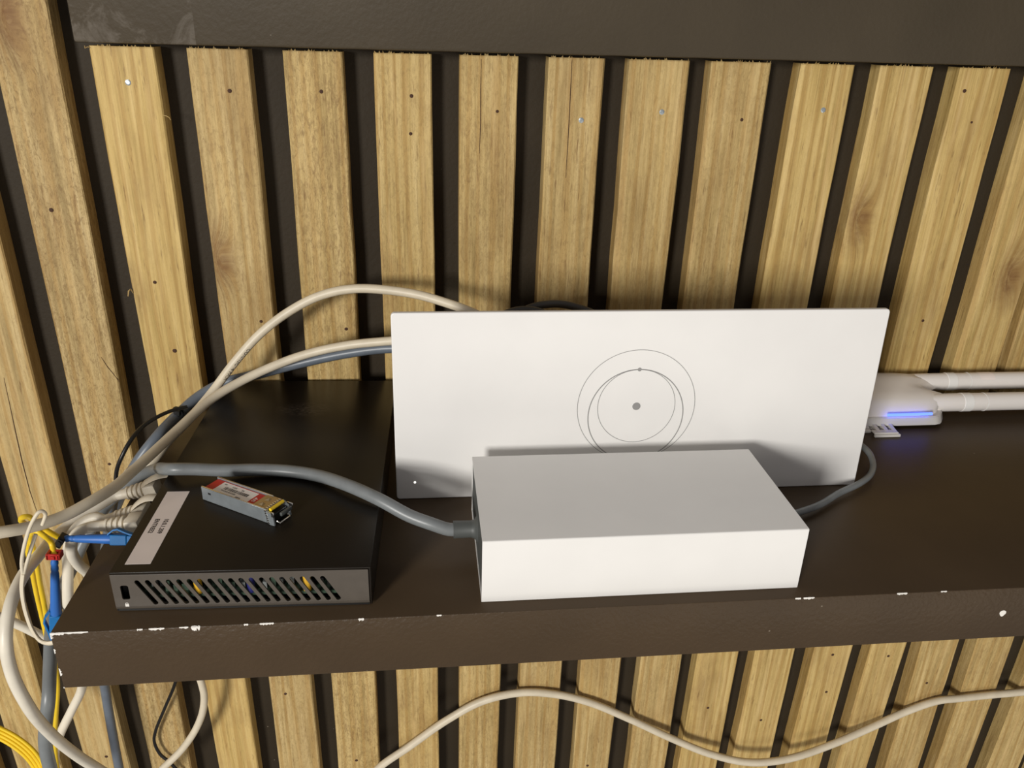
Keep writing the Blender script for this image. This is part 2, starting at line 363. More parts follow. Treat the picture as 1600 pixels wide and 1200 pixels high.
def make_slat(k, xl0, xl1, xr0, xr1, z0, z1, tone, saw, knot, wane):
    """one sawn batten: wandering arrises, a bevel (or a waney left edge) and a ragged top end"""
    rnd = random.Random(100+k); xc = (xl0+xr0+xl1+xr1)/4; n = 26; y0, y1 = .245, .2605
    bm = bmesh.new(); rows = []
    jl = jr = 0
    for i in range(n+1):
        u = i/n; z = z0+(z1-z0)*u; xl = xl0+(xl1-xl0)*u-xc; xr = xr0+(xr1-xr0)*u-xc
        jl = .6*jl+rnd.uniform(-.0004, .0004); jr = .6*jr+rnd.uniform(-.0004, .0004)
        b = .0007+rnd.random()*.0006; w = wane*(1+.25*math.sin(u*9+k)+rnd.uniform(-.15, .15)) if wane else b
        wd = .0022 if wane else b
        rows.append([bm.verts.new(p) for p in ((xl+jl, y1, z), (xl+jl, y0+wd, z), (xl+jl+w, y0, z), (xr+jr-b, y0+rnd.uniform(-.0001, .0001), z), (xr+jr, y0+b, z), (xr+jr, y1, z))])
    for a, b in zip(rows, rows[1:]):
        for j in range(5): bm.faces.new((a[j], a[j+1], b[j+1], b[j]))
        bm.faces.new((a[5], a[0], b[0], b[5]))
    bm.faces.new(rows[0][::-1]); bm.faces.new(rows[-1])
    if z1 < .3:                                                         # torn fibres on the sawn end
        for q in range(16):
            x = rnd.uniform(xl1-xc+.001, xr1-xc-.001); h = rnd.uniform(.0004, .0017); w = rnd.uniform(.0004, .0011)
            y = y0+rnd.uniform(.0001, .0008)
            f = [bm.verts.new(p) for p in ((x-w, y, z1-.0006), (x+w, y, z1-.0006), (x+rnd.uniform(-w, w), y-rnd.uniform(0, .0006), z1+h), (x, y+.0008, z1-.0006))]
            bm.faces.new(f[:3]); bm.faces.new((f[0], f[3], f[2])); bm.faces.new((f[1], f[2], f[3])); bm.faces.new((f[0], f[1], f[3]))
    o = from_bm('slat', bm, 'wood', wall, (xc, 0, 0))
    o['tone'] = tone; o['saw'] = saw; o['seed'] = float(k*3.7+11); o['knot_z'] = knot[1] if knot else 5.; o['knot_x'] = (knot[0]-xc) if knot else 0.
    return o
SL = {}
for row in SLATS: SL[row[0]] = make_slat(*row)
def nail(k, x, z, r, mat='rust', name='nail'):
    bm = bmesh.new(); add_tube(bm, [Vector((0, .2468, 0)), Vector((0, .24478, 0)), Vector((0, .2446, 0))], [r*.8, r, r*.6], 7)
    o = from_bm(name, bm, mat, SL[k], (x-SL[k].location.x, 0, z)); o.scale = (1, 1, 1); return o
for k, x, z, r in [(2, 0.0584, 0.2264, 0.0014), (3, 0.1163, 0.2271, 0.0013), (4, 0.1746, 0.2255, 0.0013), (4, 0.1735, 0.2015, 0.0012), (5, 0.2316, 0.2168, 0.0011), (8, 0.4022, 0.2142, 0.0012), (11, 0.5617, 0.2362, 0.0014), (11, 0.5729, 0.2152, 0.0009), (0, -0.0657, 0.1490, 0.0015), (1, -0.0067, 0.0987, 0.0013), (1, -0.0004, 0.0470, 0.0016), (0, -0.0613, -0.0456, 0.0012), (2, 0.0629, 0.0690, 0.0012), (3, 0.1232, 0.0625, 0.0013), (11, 0.5734, 0.0646, 0.0012), (2, 0.0499, -0.2870, 0.0014), (11, 0.5662, -0.2766, 0.0015), (11, 0.5690, -0.3242, 0.0014), (12, 0.6242, -0.2822, 0.0014), (12, 0.6736, -0.3203, 0.0014), (9, 0.4497, -0.3358, 0.0014), (10, 0.5070, -0.3566, 0.0014), (3, 0.1086, -0.3756, 0.0015), (7, 0.3345, -0.4035, 0.0014), (-1, -0.1152, -0.3502, 0.0015)]: nail(k, x, z, r)
for k, x, z in [(1, -0.0037, 0.2302), (6, 0.2891, 0.2120), (9, 0.4601, 0.2216), (7, 0.3448, 0.2183)]:
    s = nail(k, x, z, .0019, 'steel', 'screw')
def sliver(k, pts, r, mat, name):
    p = [Vector((a-SL[k].location.x, b, c)) for a, b, c in pts]; n = len(p)-1
    rr = [r*(.25+.75*math.sin(math.pi*(i+.4)/(n+.8))) for i in range(n+1)]
    return tube(name, p, rr, mat, SL[k], 6)
sliver(-1, [(-0.1217, 0.2450, 0.0278), (-0.1227, 0.2450, -0.0057), (-0.1236, 0.2450, -0.0397), (-0.1234, 0.2450, -0.0679), (-0.1218, 0.2450, -0.0901)], .0004, 'rust', 'crack')
sliver(0, [(-0.0522, 0.2450, 0.0427), (-0.0491, 0.2450, 0.0351), (-0.0460, 0.2450, 0.0295), (-0.0430, 0.2450, 0.0233)], .0003, 'rust', 'crack')
sliver(5, [(0.2205, 0.2450, 0.2493), (0.2203, 0.2450, 0.2304), (0.2205, 0.2450, 0.2100), (0.2199, 0.2450, 0.1891)], .00032, 'rust', 'crack')
sliver(6, [(0.2806, 0.2450, 0.2503), (0.2807, 0.2450, 0.2275), (0.2808, 0.2450, 0.2026), (0.2806, 0.2450, 0.1733)], .00034, 'rust', 'crack')
sliver(1, [(-0.0226, 0.2452, 0.0908), (-0.0234, 0.2440, 0.0940), (-0.0244, 0.2425, 0.0931), (-0.0250, 0.2415, 0.0896)], .0006, 'wood', 'splinter')
sliver(1, [(0.0149, 0.2452, 0.2107), (0.0173, 0.2435, 0.2105), (0.0194, 0.2425, 0.2095), (0.0201, 0.2420, 0.2080)], .0003, 'wood', 'splinter')
sliver(1, [(-0.0228, 0.2452, 0.2500), (-0.0241, 0.2440, 0.2507), (-0.0254, 0.2430, 0.2500), (-0.0253, 0.2425, 0.2514)], .0004, 'wood', 'splinter')
beam = structure(box('trim_1', (-.0262, .2285, .2536), (1.4, .262, .47), 'beam', None, .0016, 2))

# ---------------------------------------------------------------- the shelf
shelf = thing('shelf', 'dark brown painted floating shelf with chipped white front edge', 'shelf', (0, 0, 0))
bm = bmesh.new(); add_box(bm, (0, 0, -.0345), (1.3, .2449, 0), .0007, 2)
from_bm('board', bm, 'shelf', shelf, None, 40)
def paint_chip(k, x0, x1, h, z=0., vertical=False):
    rnd = random.Random(k); bm = bmesh.new(); n = 11; top = []; bot = []; lip = []
    for i in range(n+1):
        x = x0+(x1-x0)*i/n; d = h*rnd.uniform(.12, .95) if 0 < i < n else h*.08
        if k == 40: d = h*(.15+.85*math.sin(math.pi*(i+.5)/(n+1)))
        if vertical: top.append((d*1.0, -.00006, z+x)); bot.append((.0001, -.00006, z+x)); lip.append((-.00008, .0006+d*.4, z+x))
        elif z < -.002: top.append((x, -.00008, z)); bot.append((x, -.00008, z-d)); lip.append((x, -.00004, z+d*.5))
        else: top.append((x, -.00008, -.0003)); bot.append((x, -.00008, -.0003-d)); lip.append((x, .0001+d*.3, .00008))
    A, B, L = ([bm.verts.new(p) for p in q] for q in (top, bot, lip))
    for i in range(n):
        bm.faces.new((A[i], A[i+1], B[i+1], B[i]))
        bm.faces.new((A[i], L[i], L[i+1], A[i+1])) if not vertical else bm.faces.new((B[i], L[i], L[i+1], B[i+1]))
    from_bm('paint_chip', bm, 'chip', shelf)
for k, (x0, x1, h) in enumerate([(0.0001, 0.0067, 0.0014), (0.0065, 0.0176, 0.0007), (0.0400, 0.0427, 0.0006), (0.0455, 0.0528, 0.0012), (0.0597, 0.0640, 0.0007), (0.0652, 0.0695, 0.0025), (0.0902, 0.0923, 0.0007), (0.0977, 0.1045, 0.0012), (0.1454, 0.1482, 0.0013), (0.3719, 0.3750, 0.0009), (0.3764, 0.3825, 0.0010), (0.4285, 0.4344, 0.0009), (0.4534, 0.4569, 0.0005), (0.1841, 0.1866, 0.0006)]): paint_chip(k, x0, x1, h)
paint_chip(40, 0.4921, 0.4959, .0028, -0.0165)
for k, (a, b, h) in enumerate(((-.0125, -.0095, .0011), (-.0265, -.0215, .0016), (-.0345, -.0335, .0009), (-.0035, -.0004, .0018))): paint_chip(60+k, a, b, h, 0, True)

# ---------------------------------------------------------------- network switch
SWL = (.0264, .0132, 0); SWR = math.radians(-1.7); SW, SD, SH = .1255, .2285, .0236
sw = thing('network_switch', 'flat black metal network switch with slanted vents and white paper label', 'switch', SWL, SWR)
def sw2w(p): return Matrix.Translation(SWL) @ Matrix.Rotation(SWR, 4, 'Z') @ Vector(p)
bm = bmesh.new()
add_box(bm, (0, .0006, SH-.0011), (SW, SD, SH), .0004, 2)                # lid
add_box(bm, (SW-.0011, .0006, .0006), (SW, SD, SH-.0005), .0003, 1)
add_box(bm, (.0004, SD-.0011, .0006), (SW-.0004, SD, SH-.0005), .0003, 1)
from_bm('top_cover', bm, 'switch', sw, None, 40)
box('base_plate', (.0006, .0008, .0004), (SW-.0014, SD-.0014, .0015), 'black', sw)
slots = [slot((.0125+i*.004955, .0179), (.0125+i*.004955+.0071, .0052), .0024) for i in range(19)]
panel = plate('vent_panel', rrect(.0002, .0033, SW-.0013, SH-.0012, .0003, 2), slots+[rrect(.0041, .0076, .0079, .0161, .0011)], .0009, 'face', sw, 'XZ', .0002, .0001)
bm = bmesh.new(); q_ = [(.0002, .0033)]+[(.0002+.0029*(1-math.cos(math.radians(k*15))), .0033-.0029*math.sin(math.radians(k*15))) for k in range(1, 7)]+[(.0034, .0033)]
e_ = [[bm.verts.new((x, y, z)) for y, z in q_] for x in (.0002, SW-.0013)]
for i in range(len(q_)): bm.faces.new((e_[0][i], e_[0][(i+1) % len(q_)], e_[1][(i+1) % len(q_)], e_[1][i]))
bm.faces.new(e_[0]); bm.faces.new(e_[1][::-1]); from_bm('rounded_edge', bm, 'face', panel, None, 40)
bm = bmesh.new()
add_box(bm, (.0032, .0050, .0060), (.0090, .0056, .0172)); from_bm('lock_slot', bm, 'void', panel)
lk = bmesh.new(); add_box(lk, (.0049, .00008, .0035), (.0067, .00022, .0049))
for s in (-1, 1): add_box(lk, (.0058+s*.00055-.00013, .00008, .0049), (.0058+s*.00055+.00013, .00022, .0055))
add_box(lk, (.00525, .00008, .0055), (.00635, .00022, .00575)); from_bm('lock_symbol', lk, 'chip', panel)
pcb = box('circuit_board', (.003, .006, .0040), (SW-.004, .19, .0056), 'pcb', sw)
rc = random.Random(5)
for i in range(26):
    x = .014+i*.0040; h = rc.uniform(.002, .0065)
    box('component', (x, .008+rc.uniform(0, .006), .0056), (x+rc.uniform(.0015, .0032), .018, .0056+h), rc.choice(['chipgrey', 'pcb', 'black', 'pcb']), pcb)
for x, m, nm in ((.0385, 'capyellow', 'capacitor'), (.0925, 'capyellow', 'capacitor'), (.0645, 'coil', 'coil')):
    tube(nm, [(x, .0075, .0056), (x, .0075, .0150), (x, .0075, .0158)], [.0021, .0021, .0017], m, pcb, 12)
# ports on the left side
bm = bmesh.new(); add_box(bm, (.0002, .0008, .0006), (.0011, .040, SH-.0012)); add_box(bm, (.0002, .186, .0006), (.0011, SD-.001, SH-.0012)); add_box(bm, (.0002, .040, .0185), (.0011, .186, SH-.0012)); add_box(bm, (.0002, .040, .0006), (.0011, .186, .0042))
from_bm('port_panel', bm, 'switch', sw)
PY = [.0640+i*.0137 for i in range(9)]
for i in range(9):
    y = PY[i]; bm = bmesh.new()
    for lo, hi in (((.0008, y-.0066, .0042), (.016, y-.0059, .0185)), ((.0008, y+.0059, .0042), (.016, y+.0066, .0185)), ((.015, y-.0059, .0042), (.016, y+.0059, .0185))): add_box(bm, lo, hi)
    add_box(bm, (.0008, y-.0059, .0042), (.015, y+.0059, .0050)); add_box(bm, (.0008, y-.0059, .0176), (.015, y+.0059, .0185))
    from_bm('port', bm, 'black', sw)
bm = bmesh.new(); add_box(bm, (-.0002, .0405, .0045), (.016, .0412, .0172)); add_box(bm, (-.0002, .0563, .0045), (.016, .0570, .0172)); add_box(bm, (-.0002, .0405, .0165), (.016, .057, .0172)); add_box(bm, (-.0002, .0405, .0045), (.016, .057, .0052)); add_box(bm, (.0155, .0405, .0045), (.016, .057, .0172))
from_bm('fibre_port', bm, 'steel', sw)
# paper label with two lines of print
lb = box('paper_label', (0.0053, 0.0071, SH), (0.0176, 0.0744, SH+.00012), 'paper', sw)
lx, ly = (0.0125, 0.0466)
tm = Matrix.Translation((lx, ly, SH+.00016)) @ Matrix.Rotation(math.radians(-90), 4, 'Z')
text_flat('lettering', '10.0.1.209', .0033, 'ink', lb, tm, 'LEFT', .00004)
tm = Matrix.Translation((lx-.0048, ly, SH+.00016)) @ Matrix.Rotation(math.radians(-90), 4, 'Z')
text_flat('lettering', 'ENTREE2', .0033, 'ink', lb, tm, 'LEFT', .00004)

# ---------------------------------------------------------------- fibre transceiver lying on the switch
sf = thing('optical_transceiver', 'small silver plug-in optical transceiver with red and white label lying on the black switch', 'transceiver', (.0556, .0776, .0237), math.radians(-33.3))
L, Wd, Hh = .0470, .0126, .0087
bm = bmesh.new()
add_box(bm, (0, 0, .0004), (L, .0007, Hh), .0002, 1); add_box(bm, (0, Wd-.0007, .0004), (L-.0055, Wd, Hh), .0002, 1); add_box(bm, (0, 0, .0002), (L, Wd, .0009), .0002, 1)
add_box(bm, (0, .0006, .0015), (.0006, Wd-.0006, Hh-.0022))
from_bm('metal_shell', bm, 'steel', sf, None, 40)
bm = bmesh.new(); add_box(bm, (.0002, -.00005, Hh-.0003), (L-.0012, .0008, Hh+.0002), .0002, 1); add_box(bm, (.0002, Wd-.0008, Hh-.0003), (L-.0058, Wd+.00005, Hh+.0002), .0002, 1)
from_bm('bright_rims', bm, 'bright', sf, None, 40)
box('core', (.0008, .0007, .0009), (L-.001, Wd-.0007, Hh-.0012), 'goldsteel', sf, .0001, 1)
bm = bmesh.new(); add_box(bm, (L-.010, .0007, Hh-.0013), (L+.0006, Wd, Hh-.0002), .0002, 1)
cage = from_bm('top_plate', bm, 'goldsteel', sf, None, 40)
for y in (.0035, .0083):
    bm = bmesh.new(); vs = [bm.verts.new(p) for p in ((L-.0073, y-.0014, Hh-.0002), (L-.0073, y+.0014, Hh-.0002), (L-.0045, y+.0014, Hh-.0002), (L-.0045, y-.0014, Hh-.0002), (L-.0048, y, Hh+.0009))]
    bm.faces.new(vs[:4])
    for i in range(4): bm.faces.new((vs[i], vs[(i+1) % 4], vs[4]))
    from_bm('raised_tab', bm, 'goldsteel', cage)
bm = bmesh.new()
for i in range(7): add_box(bm, (L-.0012, .0012+i*.0016, Hh-.0002), (L+.0004, .0021+i*.0016, Hh+.0003), .0001, 1)
for i in range(6): add_box(bm, (L-.0008+i*.0004, -.0005, Hh-.0012-i*.00135), (L+.0004+i*.0004, .0001, Hh-.0003-i*.00135), .0001, 1)
from_bm('spring_fingers', bm, 'bright', sf, None, 40)
bm = bmesh.new()
vs = [(L+.0006, Hh-.0003), (L+.0051, Hh-.0020), (L+.0056, .0002), (L+.0026, .0000), (L+.0006, .0008)]
for y0_, y1_ in ((-.0003, .0006), (Wd-.0006, Wd+.0003)):
    a = [bm.verts.new((x, y0_, z)) for x, z in vs]; b = [bm.verts.new((x, y1_, z)) for x, z in vs]
    bm.faces.new(a); bm.faces.new(b[::-1])
    for i in range(5): bm.faces.new((a[i], a[(i+1) % 5], b[(i+1) % 5], b[i]))
from_bm('nose_cheeks', bm, 'steel', sf)
box('nose', (L-.0005, .0009, .0006), (L+.0040, Wd-.0009, Hh-.0030), 'black', sf, .0003, 1)
tube('latch_rod', [(L+.0022, .0012, Hh-.0002), (L+.0022, .0112, Hh-.0002)], .00095, 'yellow', sf, 14)
bl = bmesh.new(); add_box(bl, (L+.0062, .0035, Hh-.0040), (L+.0078, .0118, Hh-.0018), .0005, 2)
from_bm('bail_bar', bl, 'endcap', sf, None, 40)
tube('bail_wire', [(L+.0052, .0022, .0018), (L+.0070, .0024, .0012), (L+.0070, .0102, .0012), (L+.0052, .0104, .0018)], .00045, 'bright', sf, 8)
bm = bmesh.new(); add_box(bm, (L+.0036, Wd-.0005, Hh-.0026), (L+.0078, Wd+.0002, Hh-.0004), .0003, 1); add_box(bm, (L+.0036, -.0003, Hh-.0036), (L+.0056, .0005, Hh-.0004), .0003, 1)
from_bm('bail_hinge', bm, 'bright', sf, None, 40)
lab = box('label', (.0012, .0011, Hh-.0011), (.0365, Wd-.0011, Hh-.00095), 'label', sf)
bm = bmesh.new(); add_box(bm, (.0012, .0011, Hh-.00095), (.0068, Wd-.0011, Hh-.0009)); add_box(bm, (.0322, .0011, Hh-.00095), (.0365, Wd-.0011, Hh-.0009)); add_box(bm, (.0068, .0011, Hh-.00095), (.0322, .0015, Hh-.0009)); add_box(bm, (.0068, Wd-.0015, Hh-.00095), (.0322, Wd-.0011, Hh-.0009))
from_bm('red_border', bm, 'redprint', lab)
bm = bmesh.new(); x = .0112; rb = random.Random(3)
while x < .0285:
    w = rb.choice((.0002, .0003, .0005, .0007)); add_box(bm, (x, .0052, Hh-.00095), (x+w, .0076, Hh-.0009)); x += w+rb.choice((.0002, .0003, .0004))
from_bm('barcode', bm, 'ink', lab)
for body, x, y, s in (('SFP', .0086, .0088, .0013), ('1.25G', .0146, .0085, .0014), ('SM', .0215, .0084, .0014), ('TX1310 RX1550', .0110, .0034, .0015), ('20KM', .0230, .0019, .0014)):
    text_flat('print', body, s, 'ink', lab, Matrix.Translation((x, y, Hh-.0009)))
text_flat('print', 'SFP', .0030, 'label', lab, Matrix.Translation((.0354, .0032, Hh-.00086)) @ Matrix.Rotation(math.radians(90), 4, 'Z'))
box('side_hole', (.0050, -.00006, .0050), (.0070, .0002, .0062), 'void', sf)

# ---------------------------------------------------------------- white router standing on edge
rt = thing('router', 'large upright white router panel with thin grey ring emblem leaning at the back', 'router', (.1616, .1088, 0))
rt.rotation_euler = (math.radians(-2), 0, 0)
RW, RH = .2985, .1206
front = plate('front_panel', rrect(0, .0002, RW, RH, .0022, 5), [], .0035, 'white', rt, 'XZ', 0, .0006)
bm = bmesh.new(); add_box(bm, (.012, .0034, .0042), (RW-.012, .036, RH-.012), .006, 3); from_bm('rear_shell', bm, 'apgrey', rt, None, 40)
for i in range(2):
    bm = bmesh.new(); add_box(bm, (.05+i*.17, .0034, .0001), (.08+i*.17, .0300, .0045), .0008, 1)
    for v in bm.verts: v.co.z += v.co.y*.0349
    from_bm('foot', bm, 'grey', rt)
ex, ez = .1468, .0600
def ring(cx, cy, r, w, ry=None):
    return plate('emblem_ring', circ(cx, cy, r+w/2, 120, (ry or r)+w/2), [circ(cx, cy, r-w/2, 120, (ry or r)-w/2)[::-1]], .00012, 'inkgrey', front, 'XZ', -.00010)
ring(ex, ez, .0366, .00036); ring(ex, ez, .0241, .00036); ring(ex, ez-.00625, .0297, .00062, .03035)
plate('emblem_dot', circ(ex, ez, .0025, 40), [], .00014, 'inkgrey', front, 'XZ', -.00011)
plate('emblem_dot', circ(ex, ez+.0241, .0012, 32), [], .00014, 'inkgrey', front, 'XZ', -.00013)
plate('status_light', circ(.0114, .0118, .0007, 20), [], .00014, 'white_led', front, 'XZ', -.00011)

# ---------------------------------------------------------------- power supply in front of it
ps = thing('power_supply', 'white block power supply with dark grey ends lying on the shelf before the router', 'power supply', (.2072, .0080, 0), math.radians(.05))
PW, PD, PH = .1692, .0860, .0376
bm = bmesh.new(); o_ = rrect(0, 0, PD, PH, .0008, 3); i_ = rrect(.0011, .0011, PD-.0011, PH-.0011, .0006, 3); R_ = []
for x in (0, PW):
    R_.append(([bm.verts.new((x, a, b)) for a, b in o_], [bm.verts.new((x, a, b)) for a, b in i_]))
n_ = len(o_)
for k in range(n_):
    j = (k+1) % n_
    bm.faces.new((R_[0][0][k], R_[0][0][j], R_[1][0][j], R_[1][0][k])); bm.faces.new((R_[0][1][k], R_[0][1][j], R_[1][1][j], R_[1][1][k]))
    for q in R_: bm.faces.new((q[0][k], q[0][j], q[1][j], q[1][k]))
from_bm('housing', bm, 'psu', ps, None, 40)
capl = box('end_cap', (.0004, .0011, .0011), (.004, PD-.0011, PH-.0011), 'endcap', ps, .0004, 1)
box('end_cap', (PW-.004, .0011, .0011), (PW-.0004, PD-.0011, PH-.0011), 'endcap', ps, .0004, 1)
p_, r_ = lathe_path((.0012, .0420, .0166), (-.0128, .0420, .0166), [(0, .0085), (.06, .0078), (.12, .0062), (.2, .0052), (.32, .0047), (1, .0049), (1.001, .0037)])
tube('strain_relief', p_, r_, 'endcap', capl, 20)

# ---------------------------------------------------------------- access point with two antennas, at the back on the right
ap = thing('access_point', 'white wireless access point with two rod antennas and blue light strip lying behind the router', 'access point', (0, 0, 0))
bm = bmesh.new(); rows = []
prof = [(.1880, .0046), (.1868, .0066), (.1884, .0098), (.1915, .0128), (.1950, .0166), (.2000, .0196), (.2060, .0212), (.2120, .0226), (.2180, .0240), (.2240, .0253), (.2300, .0256), (.2360, .0240), (.2400, .0205), (.2410, .0150), (.2360, .0090), (.2200, .0050), (.2000, .0040)]
for x, e in ((.40, 1), (.46, 1), (.52, 1), (.540, 1), (.547, .985), (.553, .95), (.559, .86), (.564, .70), (.568, .45), (.570, .2)):
    cy, cz = .216, .0135
    rows.append([bm.verts.new((x+(.014*max(math.exp(-((y-.2035)/(.0075 if y > .2035 else .013))**2), math.exp(-((y-.2290)/.0075)**2)) if x > .541 else 0), cy+(y-cy)*(.35+.65*e), cz+(z-cz)*e)) for y, z in prof])
k_ = len(prof)
for a, b in zip(rows, rows[1:]):
    for j in range(k_): bm.faces.new((a[j], a[(j+1) % k_], b[(j+1) % k_], b[j]))
bm.faces.new(rows[0][::-1]); bm.faces.new(rows[-1])
def rod(bm, y, z, prof): p, r = lathe_path((prof[0][0], y, z), (prof[-1][0], y, z), [((x-prof[0][0])/(prof[-1][0]-prof[0][0]), rr) for x, rr in prof]); add_tube(bm, p, r, 28)
rod(bm, .2030, .0126, [(.530, .0010), (.545, .0050), (.556, .0066), (.570, .0070), (.5915, .0070)])
rod(bm, .2295, .0182, [(.530, .0010), (.546, .0050), (.560, .0066), (.575, .0069), (.5935, .0070)])
from_bm('body', bm, 'apwhite', ap, None, 55)
bm = bmesh.new(); n0 = []
pl = [(.44, .1848), (.563, .1848), (.5685, .1865), (.5750, .1945), (.5750, .2060), (.44, .2060)]
a = [bm.verts.new((x, y, .0026)) for x, y in pl]; b = [bm.verts.new((x-(.0015 if x > .5 else 0), y+.0014, .0092)) for x, y in pl]
bm.faces.new(a); bm.faces.new(b[::-1])
for i in range(6): bm.faces.new((a[i], a[(i+1) % 6], b[(i+1) % 6], b[i]))
bmesh.ops.bevel(bm, geom=bm.edges[:], offset=.0006, segments=2, affect='EDGES')
from_bm('front_lip', bm, 'apgrey', ap, None, 40)
tube('light_strip', [(0.5232, 0.1856, 0.0117), (0.5582, 0.1856, 0.0120)], .0011, 'blue_led', ap, 12)
for y, z, x0 in ((.2030, .0126, .5915), (.2295, .0182, .5935)):
    bm = bmesh.new(); rod(bm, y, z, [(x0, .0070), (x0+.0003, .0073), (x0+.0075, .0073), (x0+.0078, .0070)])
    c_ = from_bm('antenna', bm, 'psu', ap, None, 40)
    bm = bmesh.new(); rod(bm, y, z, [(x0+.0078, .0069), (x0+.0185, .0069), (x0+.0187, .0064), (x0+.0190, .0064)]); from_bm('antenna_base', bm, 'apwhite', c_, None, 40)
    bm = bmesh.new(); rod(bm, y, z, [(x0+.0188, .0072), (x0+.0196, .0072)]); from_bm('antenna_ring', bm, 'psu', c_, None, 40)
    bm = bmesh.new(); rod(bm, y, z, [(x0+.0195, .0070), (x0+.10, .0070), (x0+.19, .0062), (x0+.194, .0050)]); from_bm('antenna_rod', bm, 'apwhite', c_, None, 40)
bm = bmesh.new()
for k in range(7):
    t0 = math.radians(150-k*14); t1 = math.radians(150-(k+1)*14); y, z, r = .2295, .0182, .00712
    bm.faces.new([bm.verts.new(p) for p in ((.6205, y+math.cos(t0)*r, z+math.sin(t0)*r), (.6330, y+math.cos(t0)*r, z+math.sin(t0)*r), (.6330, y+math.cos(t1)*r, z+math.sin(t1)*r), (.6205, y+math.cos(t1)*r, z+math.sin(t1)*r))])
bmesh.ops.remove_doubles(bm, verts=bm.verts[:], dist=1e-6)
tg = from_bm('tag', bm, 'paper', ap)
bm = bmesh.new()
add_box(bm, (.5085, .1722, .0001), (.5285, .1742, .0022), .0003, 1); add_box(bm, (.5085, .1735, .0020), (.5275, .1790, .0032), .0004, 1)
for x in (.5120, .5185, .5245):
    vs = [bm.verts.new(p) for p in ((x, .176, .0001), (x+.0026, .176, .0001), (x+.0026, .176, .0032), (x, .176, .0032), (x+.0008, .192, .0001), (x+.0034, .192, .0001), (x+.0034, .192, .0055), (x+.0008, .192, .0055))]
    for f in ((0, 1, 2, 3), (4, 5, 6, 7), (0, 1, 5, 4), (3, 2, 6, 7), (0, 3, 7, 4), (1, 2, 6, 5)): bm.faces.new([vs[i] for i in f])
add_box(bm, (.5095, .184, .0001), (.5275, .196, .0015))
from_bm('mounting_clip', bm, 'apgrey', ap)
bm = bmesh.new(); add_box(bm, (.440, .1795, .0001), (.5095, .1830, .0022), .0004, 1); add_box(bm, (.440, .1830, .0001), (.5095, .200, .0034), .0004, 1)
from_bm('mounting_rail', bm, 'apgrey', ap)

# ---------------------------------------------------------------- cables
CG = 'cream network cables around the shelf end'
c, path = cable('network_cable', 'cream network cable arching highest over the switch to the router top', 'cable', [(0.2628, 0.1650, 0.0699), (0.2383, 0.1780, 0.0824), (0.2141, 0.1880, 0.0935), (0.1923, 0.1980, 0.0989), (0.1709, 0.2050, 0.1026), (0.1342, 0.2120, 0.1037), (0.1101, 0.2140, 0.0982), (0.0878, 0.2140, 0.0865), (0.0675, 0.2120, 0.0711), (0.0491, 0.2080, 0.0516), (0.0347, 0.2000, 0.0342), (0.0236, 0.1780, 0.0244), (0.0152, 0.1550, 0.0201), (0.0057, 0.1420, 0.0099), (-0.0070, 0.1470, 0.0042), (-0.0259, 0.1600, -0.0239), (-0.0364, 0.1550, -0.0292), (-0.0449, 0.1500, -0.0326), (-0.0519, 0.1460, -0.0436), (-0.0578, 0.1460, -0.0647), (-0.0642, 0.1480, -0.0951), (-0.0714, 0.1600, -0.1328), (-0.0689, 0.1900, -0.1823), (-0.0440, 0.2130, -0.2105), (-0.0176, 0.2200, -0.2271), (-0.0118, 0.2200, -0.2508), (-0.0139, 0.2200, -0.2724), (-0.0212, 0.2180, -0.2920), (-0.0357, 0.2150, -0.3140), (-0.0568, 0.2120, -0.3357), (-0.0759, 0.2100, -0.3591)], .0031, 'cream', CG)
text_on_cable('print', 'CONNEC  4 PAIR', .0037, path, .231, .0031, (.15, -.75, -.6), 'cableink', c)
c, path = cable('network_cable', 'cream network cable running from the router side across to the left frame edge', 'cable', [(0.1962, 0.1900, 0.0747), (0.1703, 0.1950, 0.0726), (0.1549, 0.2000, 0.0699), (0.1261, 0.2060, 0.0647), (0.0993, 0.2080, 0.0580), (0.0773, 0.2060, 0.0506), (0.0561, 0.2000, 0.0425), (0.0374, 0.1850, 0.0354), (0.0237, 0.1550, 0.0295), (0.0141, 0.1220, 0.0274), (0.0093, 0.1050, 0.0268), (0.0061, 0.0880, 0.0278), (-0.0011, 0.0700, 0.0290), (-0.0098, 0.0580, 0.0286), (-0.0199, 0.0450, 0.0311), (-0.0300, 0.0350, 0.0349), (-0.0454, 0.0300, 0.0353)], .0031, 'cream', CG)
cable('power_cable', 'thick blue-grey cable sweeping behind the cream cables, far side of the switch', 'cable', [(0.1964, 0.2000, 0.0637), (0.1541, 0.2120, 0.0600), (0.1246, 0.2170, 0.0545), (0.0925, 0.2200, 0.0464), (0.0602, 0.2220, 0.0371), (0.0351, 0.2220, 0.0301), (0.0204, 0.2150, 0.0236), (0.0095, 0.2000, 0.0171), (0.0019, 0.1750, 0.0131), (-0.0106, 0.1680, -0.0016), (-0.0227, 0.1720, -0.0214), (-0.0367, 0.1790, -0.0469), (-0.0513, 0.1870, -0.0843), (-0.0659, 0.1950, -0.1360), (-0.0867, 0.2150, -0.2230), (-0.0904, 0.2200, -0.2499), (-0.0920, 0.2200, -0.2808), (-0.0940, 0.2200, -0.3376), (-0.0950, 0.2200, -0.3777)], .0037, 'slate')
